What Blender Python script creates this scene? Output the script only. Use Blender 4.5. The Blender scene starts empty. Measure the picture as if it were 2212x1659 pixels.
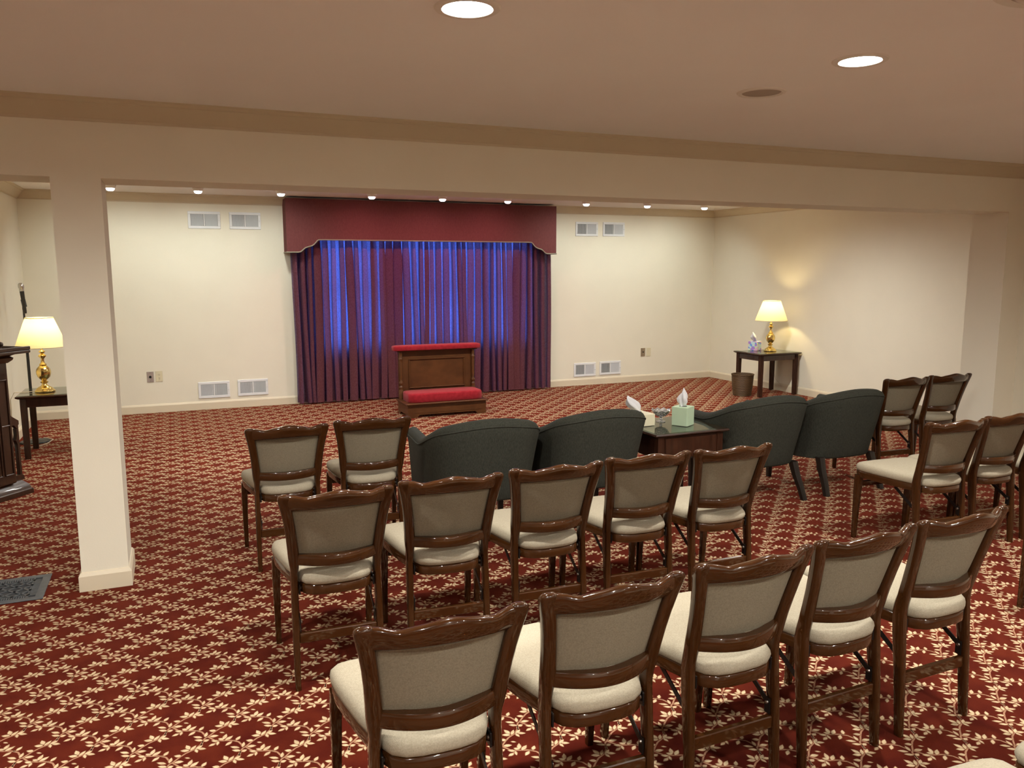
import bpy, bmesh, math, random
import numpy as np
from mathutils import Matrix, Vector
random.seed(7)
PI = math.pi
SC = bpy.context.scene
COL = SC.collection

# ------------------------------------------------------------------ camera, world, exposure
W, H = 2212, 1659
F_PX, YAW, PITCH, ROLL = 1735.4452, 0.3992, -0.1407, -0.0025
CAM_H = 1.6
cam_d = bpy.data.cameras.new('camera'); cam = bpy.data.objects.new('camera', cam_d); COL.objects.link(cam)
cam_d.sensor_fit = 'HORIZONTAL'; cam_d.sensor_width = 36.0; cam_d.lens = 36.0 * F_PX / W
cam_d.clip_start = 0.05; cam_d.clip_end = 100
_f = Vector((math.sin(YAW) * math.cos(PITCH), math.cos(YAW) * math.cos(PITCH), math.sin(PITCH)))
_r = Vector((math.cos(YAW), -math.sin(YAW), 0)); _u = _r.cross(_f)
_r2 = _r * math.cos(ROLL) + _u * math.sin(ROLL); _u2 = _u * math.cos(ROLL) - _r * math.sin(ROLL)
_m = Matrix((( _r2.x, _u2.x, -_f.x, 0), (_r2.y, _u2.y, -_f.y, 0), (_r2.z, _u2.z, -_f.z, CAM_H), (0, 0, 0, 1)))
cam.matrix_world = _m
SC.camera = cam

world = bpy.data.worlds.new('dusk_sky'); SC.world = world; world.use_nodes = True
bg = world.node_tree.nodes['Background']
bg.inputs['Color'].default_value = (0.15, 0.24, 0.76, 1)      # blue evening sky behind the curtains
bg.inputs['Strength'].default_value = 6.5

SC.view_settings.view_transform = 'Standard'
SC.view_settings.look = 'None'
SC.view_settings.gamma = 1.0
SC.view_settings.use_curve_mapping = False
SC.view_settings.exposure = 0.0
SC.cycles.max_bounces = 8
SC.cycles.diffuse_bounces = 5
SC.cycles.glossy_bounces = 3
SC.cycles.transmission_bounces = 4
SC.cycles.transparent_max_bounces = 6
SC.cycles.caustics_reflective = False
SC.cycles.caustics_refractive = False
SC.cycles.sample_clamp_indirect = 4.0
SC.cycles.use_denoising = True

P_DOWN = 264.0      # front room downlights, the visible pair and the added unseen ones
P_SPOT = 38.5       # eyeball lights washing the back wall
P_PINK = 29.0       # pink eyeballs over the curtain
P_LAMP = 9.5       # table lamps
P_BACK = 270.0       # added unseen downlights that brighten the back room
C_DOWN = (1.0, 0.99, 0.92)
C_SPOT = (0.92, 0.98, 0.90)
C_PINK = (1.0, 0.50, 0.52)
C_LAMP = (1.0, 0.78, 0.38)

# ------------------------------------------------------------------ room numbers (metres)
D = 9.914           # back wall
XL, XR = -1.43, 7.42
B1, B2, ZB = 4.411, 4.728, 2.042
CX0, CX1 = -0.494, -0.279
XJ, XF = 6.10, 6.33
ZF, ZK = 2.40, 2.45
YR = -2.8           # wall behind the camera
XLF = -3.4

# ------------------------------------------------------------------ materials
def nodes_of(m):
    nt = m.node_tree
    return nt, nt.nodes['Principled BSDF']
def N(nt, kind, **kw):
    n = nt.nodes.new(kind)
    for k, v in kw.items(): setattr(n, k, v)
    return n
def mat(name, col, rough=0.5, metal=0.0, coat=0.0, spec=0.5, var=0.0, scale=(8, 8, 8), detail=3, bump=0.0, bscale=None, col2=None, sheen=0.0):
    m = bpy.data.materials.new(name); m.use_nodes = True
    nt, b = nodes_of(m)
    b.inputs['Base Color'].default_value = (*col, 1)
    b.inputs['Roughness'].default_value = rough
    b.inputs['Metallic'].default_value = metal
    b.inputs['Coat Weight'].default_value = coat
    b.inputs['Coat Roughness'].default_value = 0.04
    b.inputs['Specular IOR Level'].default_value = spec
    if sheen: b.inputs['Sheen Weight'].default_value = sheen
    tc = N(nt, 'ShaderNodeTexCoord')
    if var > 0 or col2:
        mp = N(nt, 'ShaderNodeMapping'); mp.inputs['Scale'].default_value = scale
        nt.links.new(tc.outputs['Object'], mp.inputs['Vector'])
        nz = N(nt, 'ShaderNodeTexNoise'); nz.inputs['Detail'].default_value = detail; nz.inputs['Scale'].default_value = 1.0
        nt.links.new(mp.outputs['Vector'], nz.inputs['Vector'])
        cr = N(nt, 'ShaderNodeValToRGB')
        c2 = col2 or tuple(min(1, c * (1 + var)) for c in col)
        c1 = col if col2 else tuple(c * (1 - var) for c in col)
        cr.color_ramp.elements[0].position = 0.32; cr.color_ramp.elements[0].color = (*c1, 1)
        cr.color_ramp.elements[1].position = 0.68; cr.color_ramp.elements[1].color = (*c2, 1)
        nt.links.new(nz.outputs['Fac'], cr.inputs['Fac'])
        nt.links.new(cr.outputs['Color'], b.inputs['Base Color'])
    if bump > 0:
        mp2 = N(nt, 'ShaderNodeMapping'); mp2.inputs['Scale'].default_value = bscale or scale
        nt.links.new(tc.outputs['Object'], mp2.inputs['Vector'])
        n2 = N(nt, 'ShaderNodeTexNoise'); n2.inputs['Scale'].default_value = 1.0; n2.inputs['Detail'].default_value = 2
        nt.links.new(mp2.outputs['Vector'], n2.inputs['Vector'])
        bp = N(nt, 'ShaderNodeBump'); bp.inputs['Strength'].default_value = bump; bp.inputs['Distance'].default_value = 0.002
        nt.links.new(n2.outputs['Fac'], bp.inputs['Height'])
        nt.links.new(bp.outputs['Normal'], b.inputs['Normal'])
    return m
def emit(name, col, strength):
    m = bpy.data.materials.new(name); m.use_nodes = True
    nt, b = nodes_of(m)
    b.inputs['Base Color'].default_value = (0.8, 0.8, 0.8, 1)
    b.inputs['Emission Color'].default_value = (*col, 1)
    b.inputs['Emission Strength'].default_value = strength
    return m

M = {}
M['wall'] = mat('cream_paint', (0.82, 0.768, 0.635), 0.65, var=0.015, scale=(3, 3, 3), bump=0.12, bscale=(120, 120, 120))
M['ceiling'] = mat('white_ceiling_paint', (0.92, 0.885, 0.86), 0.8, var=0.01, scale=(2, 2, 2), bump=0.15, bscale=(90, 90, 90))
M['trim'] = mat('tan_trim_paint', (0.60, 0.50, 0.35), 0.45, var=0.02, scale=(4, 4, 4))
M['basetrim'] = mat('cream_trim_paint', (0.70, 0.61, 0.46), 0.45, var=0.02, scale=(4, 4, 4))
M['carpet'] = mat('red_carpet_pile', (0.044, 0.0044, 0.0029), 0.95, spec=0.03, col2=(0.078, 0.0112, 0.0050), scale=(9, 9, 9), detail=4, bump=0.5, bscale=(500, 500, 500))
_cb = M['carpet'].node_tree.nodes['Principled BSDF']; _cb.inputs['Sheen Weight'].default_value = 0.55; _cb.inputs['Sheen Roughness'].default_value = 0.32; _cb.inputs['Sheen Tint'].default_value = (1.0, 0.22, 0.13, 1)      # pile catches light at grazing view
M['leaf'] = mat('cream_carpet_leaf', (0.42, 0.305, 0.185), 0.95, spec=0.03, col2=(0.58, 0.435, 0.27), scale=(60, 60, 60), bump=0.5, bscale=(500, 500, 500))
M['leafdark'] = mat('tan_carpet_leaf_edge', (0.20, 0.075, 0.038), 0.95, spec=0.08, var=0.1, scale=(60, 60, 60), bump=0.5, bscale=(500, 500, 500))
M['stem'] = mat('tan_carpet_stem', (0.33, 0.17, 0.10), 0.95, spec=0.08, var=0.1, scale=(60, 60, 60), bump=0.5, bscale=(500, 500, 500))
M['wood'] = mat('cherry_chair_wood', (0.040, 0.0132, 0.0032), 0.22, coat=0.8, spec=0.12, col2=(0.048, 0.0160, 0.0039), scale=(9, 60, 9), detail=2)
M['woodz'] = mat('cherry_chair_wood_upright', (0.036, 0.0118, 0.0028), 0.22, coat=0.8, spec=0.12, col2=(0.043, 0.0142, 0.0035), scale=(60, 60, 7), detail=2)
M['dark'] = mat('dark_lectern_wood', (0.028, 0.010, 0.005), 0.35, coat=0.4, col2=(0.045, 0.017, 0.008), scale=(40, 40, 6), detail=4)
M['tablewood'] = mat('mahogany_table_wood', (0.026, 0.0085, 0.0042), 0.35, coat=0.4, spec=0.3, col2=(0.046, 0.0150, 0.0070), scale=(40, 40, 6), detail=4)
M['kneelwood'] = mat('walnut_kneeler_wood', (0.062, 0.021, 0.0060), 0.4, coat=0.25, spec=0.3, col2=(0.095, 0.034, 0.0100), scale=(7, 30, 9), detail=5)
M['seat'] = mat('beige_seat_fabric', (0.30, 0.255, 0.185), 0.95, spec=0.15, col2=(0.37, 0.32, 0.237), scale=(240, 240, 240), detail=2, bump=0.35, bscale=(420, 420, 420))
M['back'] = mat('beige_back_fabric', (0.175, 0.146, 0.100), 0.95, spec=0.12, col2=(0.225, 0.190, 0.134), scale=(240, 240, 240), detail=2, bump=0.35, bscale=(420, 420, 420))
M['green'] = mat('dark_green_upholstery', (0.028, 0.029, 0.022), 0.9, spec=0.2, col2=(0.048, 0.048, 0.037), scale=(260, 260, 40), detail=2, bump=0.3, bscale=(400, 400, 60))
M['velvet'] = mat('red_velvet', (0.225, 0.008, 0.014), 0.85, spec=0.1, col2=(0.29, 0.014, 0.022), scale=(30, 30, 30), detail=4, sheen=0.12, bump=0.2, bscale=(300, 300, 300))
M['ebony'] = mat('near_black_leg_wood', (0.012, 0.008, 0.006), 0.4, var=0.15, scale=(30, 30, 8))
M['metal'] = mat('black_steel', (0.018, 0.016, 0.015), 0.35, metal=0.6, var=0.1)
M['rivet'] = mat('steel_rivet', (0.30, 0.28, 0.25), 0.3, metal=1.0, var=0.05)
M['brass'] = mat('polished_brass', (0.82, 0.63, 0.24), 0.14, metal=1.0, var=0.05, scale=(20, 20, 20))
M['white'] = mat('white_enamel', (0.78, 0.79, 0.80), 0.4, var=0.02)
M['louver'] = mat('grey_louver_enamel', (0.62, 0.64, 0.66), 0.4, var=0.02)
M['void'] = mat('opening_shade_black', (0.03, 0.03, 0.032), 0.9, var=0.1)  # near-black colour stands for the shade inside openings
M['plate'] = mat('cream_plastic', (0.72, 0.65, 0.46), 0.35, var=0.02)
M['steelplate'] = mat('brushed_steel_plate', (0.62, 0.59, 0.58), 0.35, metal=0.8, var=0.05)
M['bronzeplate'] = mat('brownish_steel_plate', (0.45, 0.37, 0.27), 0.4, metal=0.7, var=0.05)
M['black'] = mat('black_plastic', (0.012, 0.012, 0.012), 0.4, var=0.1)
M['chrome'] = mat('silver_mesh', (0.62, 0.62, 0.60), 0.3, metal=0.9, var=0.1, scale=(300, 300, 300))
M['tissue'] = mat('white_tissue', (0.82, 0.82, 0.84), 0.9, var=0.02)
M['mint'] = mat('mint_green_card', (0.52, 0.67, 0.47), 0.6, var=0.03)
M['creamcard'] = mat('cream_card', (0.76, 0.70, 0.50), 0.6, var=0.03)
M['cord'] = mat('cream_cord', (0.62, 0.55, 0.42), 0.5, var=0.05)
M['iron'] = mat('grey_cast_iron', (0.115, 0.125, 0.135), 0.45, metal=0.3, var=0.12, scale=(30, 30, 30))
M['valance'] = mat('burgundy_valance_cloth', (0.125, 0.038, 0.038), 0.9, spec=0.2, col2=(0.150, 0.048, 0.048), scale=(180, 180, 40), bump=0.2, bscale=(350, 350, 350))
M['piping'] = mat('grey_green_piping', (0.24, 0.23, 0.17), 0.7, var=0.05)
M['lens'] = emit('downlight_lens_glow', (1.0, 0.96, 0.90), 30)
M['bulbw'] = emit('white_bulb_glow', (0.93, 0.97, 1.0), 22)
M['bulbp'] = emit('pink_bulb_glow', (1.0, 0.62, 0.66), 16)
M['bulby'] = emit('warm_bulb_glow', (1.0, 0.78, 0.42), 12)
M['grillebrown'] = mat('speaker_grille_cloth', (0.40, 0.33, 0.27), 0.8, var=0.05)
M['ringwhite'] = mat('white_trim_ring', (0.78, 0.73, 0.66), 0.5, var=0.02)

def glass_mat(name, tint=(0.9, 0.97, 0.93), fac=0.12):
    m = bpy.data.materials.new(name); m.use_nodes = True
    nt = m.node_tree; out = nt.nodes['Material Output']; nt.nodes.remove(nt.nodes['Principled BSDF'])
    tr = N(nt, 'ShaderNodeBsdfTransparent'); tr.inputs['Color'].default_value = (*tint, 1)
    gl = N(nt, 'ShaderNodeBsdfGlossy'); gl.inputs['Roughness'].default_value = 0.01; gl.inputs['Color'].default_value = (1, 1, 1, 1)
    fr = N(nt, 'ShaderNodeFresnel'); fr.inputs['IOR'].default_value = 1.65
    mx = N(nt, 'ShaderNodeMixShader')
    ge = N(nt, 'ShaderNodeNewGeometry'); sb = N(nt, 'ShaderNodeMath', operation='SUBTRACT'); sb.inputs[0].default_value = 1.0
    ml = N(nt, 'ShaderNodeMath', operation='MULTIPLY')
    nt.links.new(ge.outputs['Backfacing'], sb.inputs[1]); nt.links.new(sb.outputs[0], ml.inputs[0]); nt.links.new(fr.outputs['Fac'], ml.inputs[1])
    nt.links.new(ml.outputs[0], mx.inputs['Fac']); nt.links.new(tr.outputs[0], mx.inputs[1]); nt.links.new(gl.outputs[0], mx.inputs[2])
    nt.links.new(mx.outputs[0], out.inputs['Surface'])
    return m
M['glass'] = glass_mat('clear_pane_glass')
M['glasstop'] = glass_mat('table_glass', (0.88, 0.95, 0.90))
cg = bpy.data.materials.new('cut_crystal'); cg.use_nodes = True
_nt, _b = nodes_of(cg); _b.inputs['Base Color'].default_value = (0.80, 0.82, 0.84, 1); _b.inputs['Metallic'].default_value = 0.75; _b.inputs['Roughness'].default_value = 0.12
_tc = N(_nt, 'ShaderNodeTexCoord'); _v = N(_nt, 'ShaderNodeTexVoronoi'); _v.inputs['Scale'].default_value = 75
_bp = N(_nt, 'ShaderNodeBump'); _bp.inputs['Strength'].default_value = 0.9; _bp.inputs['Distance'].default_value = 0.01
_nt.links.new(_tc.outputs['Object'], _v.inputs['Vector']); _nt.links.new(_v.outputs['Distance'], _bp.inputs['Height']); _nt.links.new(_bp.outputs['Normal'], _b.inputs['Normal'])
M['crystal'] = cg

def translucent_cloth(name, dcol, tcol, fac, weave=0.0, wscale=(300, 300, 40)):
    m = bpy.data.materials.new(name); m.use_nodes = True
    nt = m.node_tree; out = nt.nodes['Material Output']; nt.nodes.remove(nt.nodes['Principled BSDF'])
    df = N(nt, 'ShaderNodeBsdfDiffuse'); df.inputs['Color'].default_value = (*dcol, 1)
    tr = N(nt, 'ShaderNodeBsdfTranslucent'); tr.inputs['Color'].default_value = (*tcol, 1)
    mx = N(nt, 'ShaderNodeMixShader'); mx.inputs['Fac'].default_value = fac
    if weave:
        tc = N(nt, 'ShaderNodeTexCoord'); mp = N(nt, 'ShaderNodeMapping'); mp.inputs['Scale'].default_value = wscale
        nz = N(nt, 'ShaderNodeTexNoise'); nz.inputs['Scale'].default_value = 1; nz.inputs['Detail'].default_value = 3
        cr = N(nt, 'ShaderNodeValToRGB')
        cr.color_ramp.elements[0].position = 0.3; cr.color_ramp.elements[0].color = (*[c * (1 - weave) for c in tcol], 1)
        cr.color_ramp.elements[1].position = 0.7; cr.color_ramp.elements[1].color = (*[min(1, c * (1 + weave)) for c in tcol], 1)
        nt.links.new(tc.outputs['Object'], mp.inputs['Vector']); nt.links.new(mp.outputs['Vector'], nz.inputs['Vector'])
        nt.links.new(nz.outputs['Fac'], cr.inputs['Fac']); nt.links.new(cr.outputs['Color'], tr.inputs['Color'])
    nt.links.new(df.outputs[0], mx.inputs[1]); nt.links.new(tr.outputs[0], mx.inputs[2]); nt.links.new(mx.outputs[0], out.inputs['Surface'])
    return m
M['curtain'] = translucent_cloth('sheer_burgundy_curtain', (0.22, 0.075, 0.078), (0.24, 0.26, 0.50), 0.5, 0.35, (160, 160, 60))
M['shade'] = translucent_cloth('cream_lamp_shade', (0.82, 0.77, 0.60), (0.60, 0.53, 0.33), 0.5, 0.04, (80, 80, 80))

# wicker: crossed wave bands
wk = bpy.data.materials.new('woven_wicker'); wk.use_nodes = True
_nt, _b = nodes_of(wk); _b.inputs['Roughness'].default_value = 0.55
_tc = N(_nt, 'ShaderNodeTexCoord'); _w = N(_nt, 'ShaderNodeTexWave'); _w.inputs['Scale'].default_value = 24; _w.inputs['Distortion'].default_value = 0.6; _w.inputs['Detail Scale'].default_value = 4; _w.bands_direction = 'Z'
_cr = N(_nt, 'ShaderNodeValToRGB'); _cr.color_ramp.elements[0].color = (0.035, 0.017, 0.006, 1); _cr.color_ramp.elements[1].color = (0.165, 0.088, 0.030, 1)
_bp = N(_nt, 'ShaderNodeBump'); _bp.inputs['Strength'].default_value = 0.8; _bp.inputs['Distance'].default_value = 0.004
_nt.links.new(_tc.outputs['Object'], _w.inputs['Vector']); _nt.links.new(_w.outputs['Fac'], _cr.inputs['Fac']); _nt.links.new(_cr.outputs['Color'], _b.inputs['Base Color'])
_nt.links.new(_w.outputs['Fac'], _bp.inputs['Height']); _nt.links.new(_bp.outputs['Normal'], _b.inputs['Normal'])
M['wicker'] = wk
# floral tissue box card
fl = bpy.data.materials.new('floral_print_card'); fl.use_nodes = True
_nt, _b = nodes_of(fl); _b.inputs['Roughness'].default_value = 0.6
_tc = N(_nt, 'ShaderNodeTexCoord'); _v = N(_nt, 'ShaderNodeTexVoronoi'); _v.inputs['Scale'].default_value = 36
_sep = N(_nt, 'ShaderNodeSeparateColor'); _cr = N(_nt, 'ShaderNodeValToRGB'); _cr.color_ramp.interpolation = 'CONSTANT'
_cols = [(0.0, (0.60, 0.74, 0.72)), (0.2, (0.16, 0.36, 0.75)), (0.38, (0.70, 0.75, 0.45)), (0.54, (0.40, 0.22, 0.62)), (0.7, (0.55, 0.72, 0.75)), (0.84, (0.72, 0.45, 0.60))]
for i, (p, c) in enumerate(_cols):
    e = _cr.color_ramp.elements[i] if i < 2 else _cr.color_ramp.elements.new(p)
    e.position = p; e.color = (*c, 1)
_nt.links.new(_tc.outputs['Object'], _v.inputs['Vector']); _nt.links.new(_v.outputs['Color'], _sep.inputs[0]); _nt.links.new(_sep.outputs[0], _cr.inputs['Fac']); _nt.links.new(_cr.outputs['Color'], _b.inputs['Base Color'])
M['floral'] = fl

# ------------------------------------------------------------------ mesh helpers
class MB:
    def __init__(s): s.v = []; s.f = []; s.mi = []
    def add(s, vs, fs, mi=0):
        o = len(s.v); s.v += [tuple(p) for p in vs]
        s.f += [tuple(i + o for i in f) for f in fs]; s.mi += [mi] * len(fs)
        return s
    def loft(s, rings, closed=True, cap=True, mi=0):
        n = len(rings[0]); vs = [p for r in rings for p in r]; fs = []
        for k in range(len(rings) - 1):
            for i in range(n if closed else n - 1):
                j = (i + 1) % n
                fs.append((k * n + i, k * n + j, (k + 1) * n + j, (k + 1) * n + i))
        if cap:
            fs.append(tuple(range(n - 1, -1, -1))); fs.append(tuple((len(rings) - 1) * n + i for i in range(n)))
        return s.add(vs, fs, mi)
    def box(s, x0, x1, y0, y1, z0, z1, b=0.003, mi=0, xf=None):
        b = min(b, (x1 - x0) * .45, (y1 - y0) * .45, (z1 - z0) * .45)
        def ring(z, i):
            a = i; c = b
            X0, X1, Y0, Y1 = x0 + a, x1 - a, y0 + a, y1 - a
            return [(X0 + c, Y0, z), (X1 - c, Y0, z), (X1, Y0 + c, z), (X1, Y1 - c, z), (X1 - c, Y1, z), (X0 + c, Y1, z), (X0, Y1 - c, z), (X0, Y0 + c, z)]
        rs = [ring(z0, b * .999), ring(z0 + b, 0), ring(z1 - b, 0), ring(z1, b * .999)]
        if b * 3 > min(x1 - x0, y1 - y0):
            rs = [ring(z0, 0), ring(z1, 0)]
        if xf: rs = [[tuple(xf(Vector(p))) for p in r] for r in rs]
        return s.loft(rs, mi=mi)
    def lathe(s, prof, n=28, c=(0, 0, 0), cap=True, mi=0):
        rs = [[(c[0] + r * math.cos(2 * PI * i / n), c[1] + r * math.sin(2 * PI * i / n), c[2] + z) for i in range(n)] for r, z in prof]
        return s.loft(rs, cap=cap, mi=mi)
    def tube(s, pts, r, n=8, mi=0, closed=False):
        pts = [Vector(p) for p in pts]; rs = []
        up = Vector((0, 0, 1))
        for i, p in enumerate(pts):
            a = pts[max(i - 1, 0)]; b = pts[min(i + 1, len(pts) - 1)]
            t = (b - a).normalized() if (b - a).length > 1e-9 else Vector((0, 0, 1))
            q = up if abs(t.dot(up)) < .95 else Vector((1, 0, 0))
            u = t.cross(q).normalized(); w = t.cross(u).normalized()
            rr = r[i] if isinstance(r, (list, tuple)) else r
            rs.append([tuple(p + (u * math.cos(2 * PI * k / n) + w * math.sin(2 * PI * k / n)) * rr) for k in range(n)])
        return s.loft(rs, mi=mi)
    def prism(s, poly, y0, y1, mi=0, axis='y'):
        def P(a, b, d):
            return (a, d, b) if axis == 'y' else ((d, a, b) if axis == 'x' else (a, b, d))
        n = len(poly)
        vs = [P(a, b, y0) for a, b in poly] + [P(a, b, y1) for a, b in poly]
        fs = [tuple(range(n)), tuple(range(2 * n - 1, n - 1, -1))] + [(i, i + n, (i + 1) % n + n, (i + 1) % n) for i in range(n)]
        return s.add(vs, fs, mi)
    def quad(s, a, b, c, d, mi=0): return s.add([a, b, c, d], [(0, 1, 2, 3)], mi)
    def build(s, name, mats, parent=None, smooth=28, loc=None, rotz=0.0):
        me = bpy.data.meshes.new(name)
        me.from_pydata(s.v, [], s.f)
        if not isinstance(mats, (list, tuple)): mats = [mats]
        for m in mats: me.materials.append(m)
        if len(mats) > 1: me.polygons.foreach_set('material_index', s.mi)
        bm = bmesh.new(); bm.from_mesh(me); bmesh.ops.recalc_face_normals(bm, faces=bm.faces); bm.to_mesh(me); bm.free()
        if smooth:
            me.shade_smooth(); me.set_sharp_from_angle(angle=math.radians(smooth))
        me.update()
        o = bpy.data.objects.new(name, me); COL.objects.link(o)
        if parent: o.parent = parent
        if loc: o.location = loc
        if rotz: o.rotation_euler = (0, 0, rotz)
        return o

def tag(o, label, cat, group=None):
    o['label'] = label; o['category'] = cat
    if group: o['group'] = group
    return o
def thing(name, label, cat, loc=(0, 0, 0), rotz=0.0, group=None):
    o = bpy.data.objects.new(name, None); COL.objects.link(o); o.empty_display_size = 0.1
    o.location = loc; o.rotation_euler = (0, 0, rotz)
    return tag(o, label, cat, group)
def struct(o): o['kind'] = 'structure'; return o
def dup(root, loc, rotz, label, group=None):
    r = root.copy(); COL.objects.link(r); r.location = loc; r.rotation_euler = (0, 0, rotz); r['label'] = label
    if group: r['group'] = group
    def rec(src, dst):
        for ch in list(src.children):
            c = ch.copy(); COL.objects.link(c); c.parent = dst; rec(ch, c)
    rec(root, r)
    return r
def rrect(cx, cy, z, hx, hy, n=16, p=4.0):
    out = []
    for i in range(n):
        a = 2 * PI * (i + .5) / n; c, s_ = math.cos(a), math.sin(a)
        k = (abs(c) ** p + abs(s_) ** p) ** (-1 / p)
        out.append((cx + hx * c * k, cy + hy * s_ * k, z))
    return out
def interp(tab, t):
    for (a, va), (b, vb) in zip(tab, tab[1:]):
        if t <= b:
            f = (t - a) / (b - a) if b > a else 0
            f = max(0, min(1, f)); return va + (vb - va) * f
    return tab[-1][1]
def spot_light(name, parent, loc, power, col, angle, blend, radius, rot=(0, 0, 0)):
    l = bpy.data.lights.new(name, 'SPOT'); l.energy = power; l.color = col; l.spot_size = angle; l.spot_blend = blend; l.shadow_soft_size = radius
    o = bpy.data.objects.new(name, l); COL.objects.link(o); o.location = loc; o.rotation_euler = rot
    if parent: o.parent = parent
    return o

# ------------------------------------------------------------------ setting: floor with woven trellis of leaves
def make_floor():
    a = np.array([0.1145, 0.1130]); b = np.array([0.1145, -0.1130])      # the two vine directions, one lattice step each
    node0 = np.array([0.139, 2.927])
    S = 5.946
    # leaves drawn from a close look at one repeat: (base, tip, width), metres from the lattice node
    LV = LEAVES
    verts = []; faces = []; mats = []
    def leaf_poly(base, tip, w, grow=0.0):
        base = np.array(base); tip = np.array(tip); d = tip - base; L = np.linalg.norm(d); t = d / L; n = np.array([-t[1], t[0]])
        base = base - t * grow; L = L + 2 * grow; w = w + grow
        prof = [(0, 0), (.18, .62), (.42, 1), (.68, .78), (1, 0), (.68, -.78), (.42, -1), (.18, -.62)]
        return [base + t * L * p + n * w * q for p, q in prof]
    def strip(pts, w):
        pts = np.array(pts); out = []
        for i in range(len(pts) - 1):
            d = pts[i + 1] - pts[i]; n = np.array([-d[1], d[0]]) / np.linalg.norm(d) * w
            out.append([pts[i] - n, pts[i + 1] - n, pts[i + 1] + n, pts[i] + n])
        return out
    polys = []                                                            # (points, z, material)
    for st in STEMS:
        for q in strip(st, 0.0030): polys.append((q, 0.0002, 3))
    for base, tip, w in LV:
        polys.append((leaf_poly(base, tip, w, 0.0022), 0.0004, 2))
        polys.append((leaf_poly(base, tip, w, -0.0004), 0.0006, 1))
    cells = []
    for i in range(-90, 120):
        for j in range(-90, 120):
            p = node0 + a * i + b * j
            if XL - .02 < p[0] < XR + .02 and 0.2 < p[1] < D + .02 and (p[1] > B2 or p[0] < XF): cells.append(p)
            elif XLF < p[0] <= XL and 0.2 < p[1] < B1: cells.append(p)
    cells = np.array(cells)
    lo, hi = (XLF - .1, YR - .1), (XR + .1, D + .3)
    V = [np.array([[lo[0], lo[1], 0], [hi[0], lo[1], 0], [hi[0], hi[1], 0], [lo[0], hi[1], 0]])]
    loops = [np.arange(4)]; starts = [0]; tot = [4]; mi = [0]; nv = 4; nl = 4
    st_l = [np.array([0])]; tt_l = [np.array([4])]; mi_l = [np.array([0])]
    for pts, z, m in polys:
        k = len(pts); P = np.array(pts)
        vv = np.zeros((len(cells), k, 3)); vv[:, :, :2] = cells[:, None, :] + P[None]; vv[:, :, 2] = z
        V.append(vv.reshape(-1, 3)); n = len(cells)
        loops.append(nv + np.arange(n * k)); st_l.append(nl + k * np.arange(n)); tt_l.append(np.full(n, k)); mi_l.append(np.full(n, m))
        nv += n * k; nl += n * k
    V = np.concatenate(V); L = np.concatenate(loops); ST = np.concatenate(st_l); MI = np.concatenate(mi_l)
    # make every polygon face up
    me = bpy.data.meshes.new('floor')
    me.vertices.add(len(V)); me.vertices.foreach_set('co', V.astype(np.float32).ravel())
    me.loops.add(len(L)); me.loops.foreach_set('vertex_index', L.astype(np.int32))
    me.polygons.add(len(ST)); me.polygons.foreach_set('loop_start', ST.astype(np.int32))
    me.update(calc_edges=True)
    for k in ('carpet', 'leaf', 'leafdark', 'stem'): me.materials.append(M[k])
    me.polygons.foreach_set('material_index', MI.astype(np.int32))
    me.validate(); me.update()
    o = bpy.data.objects.new('floor', me); COL.objects.link(o); return struct(o)

LEAVES = [
    ((-0.0121, -0.0175), (-0.0404, 0.0019), 0.0062),
    ((-0.0094, -0.0372), (-0.0364, -0.0212), 0.0063),
    ((-0.0026, -0.0171), (0.0050, 0.0122), 0.0060),
    ((-0.0085, -0.0426), (0.0106, -0.0385), 0.0071),
    ((0.0121, -0.0194), (0.0414, -0.0262), 0.0076),
    ((0.0294, -0.0715), (0.0061, -0.0796), 0.0063),
    ((0.0383, -0.0614), (0.0335, -0.0858), 0.0048),
    ((0.0383, -0.0614), (0.0165, -0.0483), 0.0063),
    ((0.0547, -0.0590), (0.0398, -0.0442), 0.0065),
    ((0.0549, -0.0574), (0.0674, -0.0259), 0.0071),
    ((0.0594, -0.0666), (0.0873, -0.0458), 0.0075),
    ((0.0819, -0.0801), (0.0590, -0.0989), 0.0067),
    ((0.0946, -0.0799), (0.1106, -0.0586), 0.0066),
    ((0.0348, 0.0082), (0.0125, 0.0206), 0.0072),
    ((0.0598, 0.0315), (0.0322, 0.0432), 0.0076),
    ((0.0609, 0.0381), (0.0511, 0.0692), 0.0076),
    ((0.0630, 0.0301), (0.0822, 0.0559), 0.0062),
    ((0.0794, 0.0331), (0.0846, 0.0091), 0.0053),
    ((0.0793, 0.0320), (0.1032, 0.0482), 0.0066),
    ((0.0856, 0.0335), (0.1129, 0.0206), 0.0065),
    ((0.0460, -0.0053), (0.0614, -0.0159), 0.0034),
]
STEMS = [
    [(-0.0151, -0.0607), (-0.0095, -0.0382), (-0.0031, -0.0242), (0.0067, -0.0188), (0.0275, 0.0026), (0.0482, 0.0199), (0.0743, 0.0323), (0.0994, 0.0577)],
    [(0.0067, -0.0188), (0.0284, -0.0516), (0.0542, -0.0643), (0.0805, -0.0728), (0.1029, -0.0918), (0.1111, -0.1146)],
    [(0.0549, -0.0574), (0.0616, -0.0434)],
    [(-0.0094, -0.0372), (-0.0173, -0.0543), (-0.0151, -0.0607)],
    [(0.0946, -0.0799), (0.0857, -0.0750)],
    [(0.0296, -0.0688), (0.0385, -0.0588)],
]
make_floor()

def plain(name, m, boxes, b=0.0):
    mb = MB()
    for q in boxes: mb.box(*q, b=b)
    return struct(mb.build(name, m, smooth=0))

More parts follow.
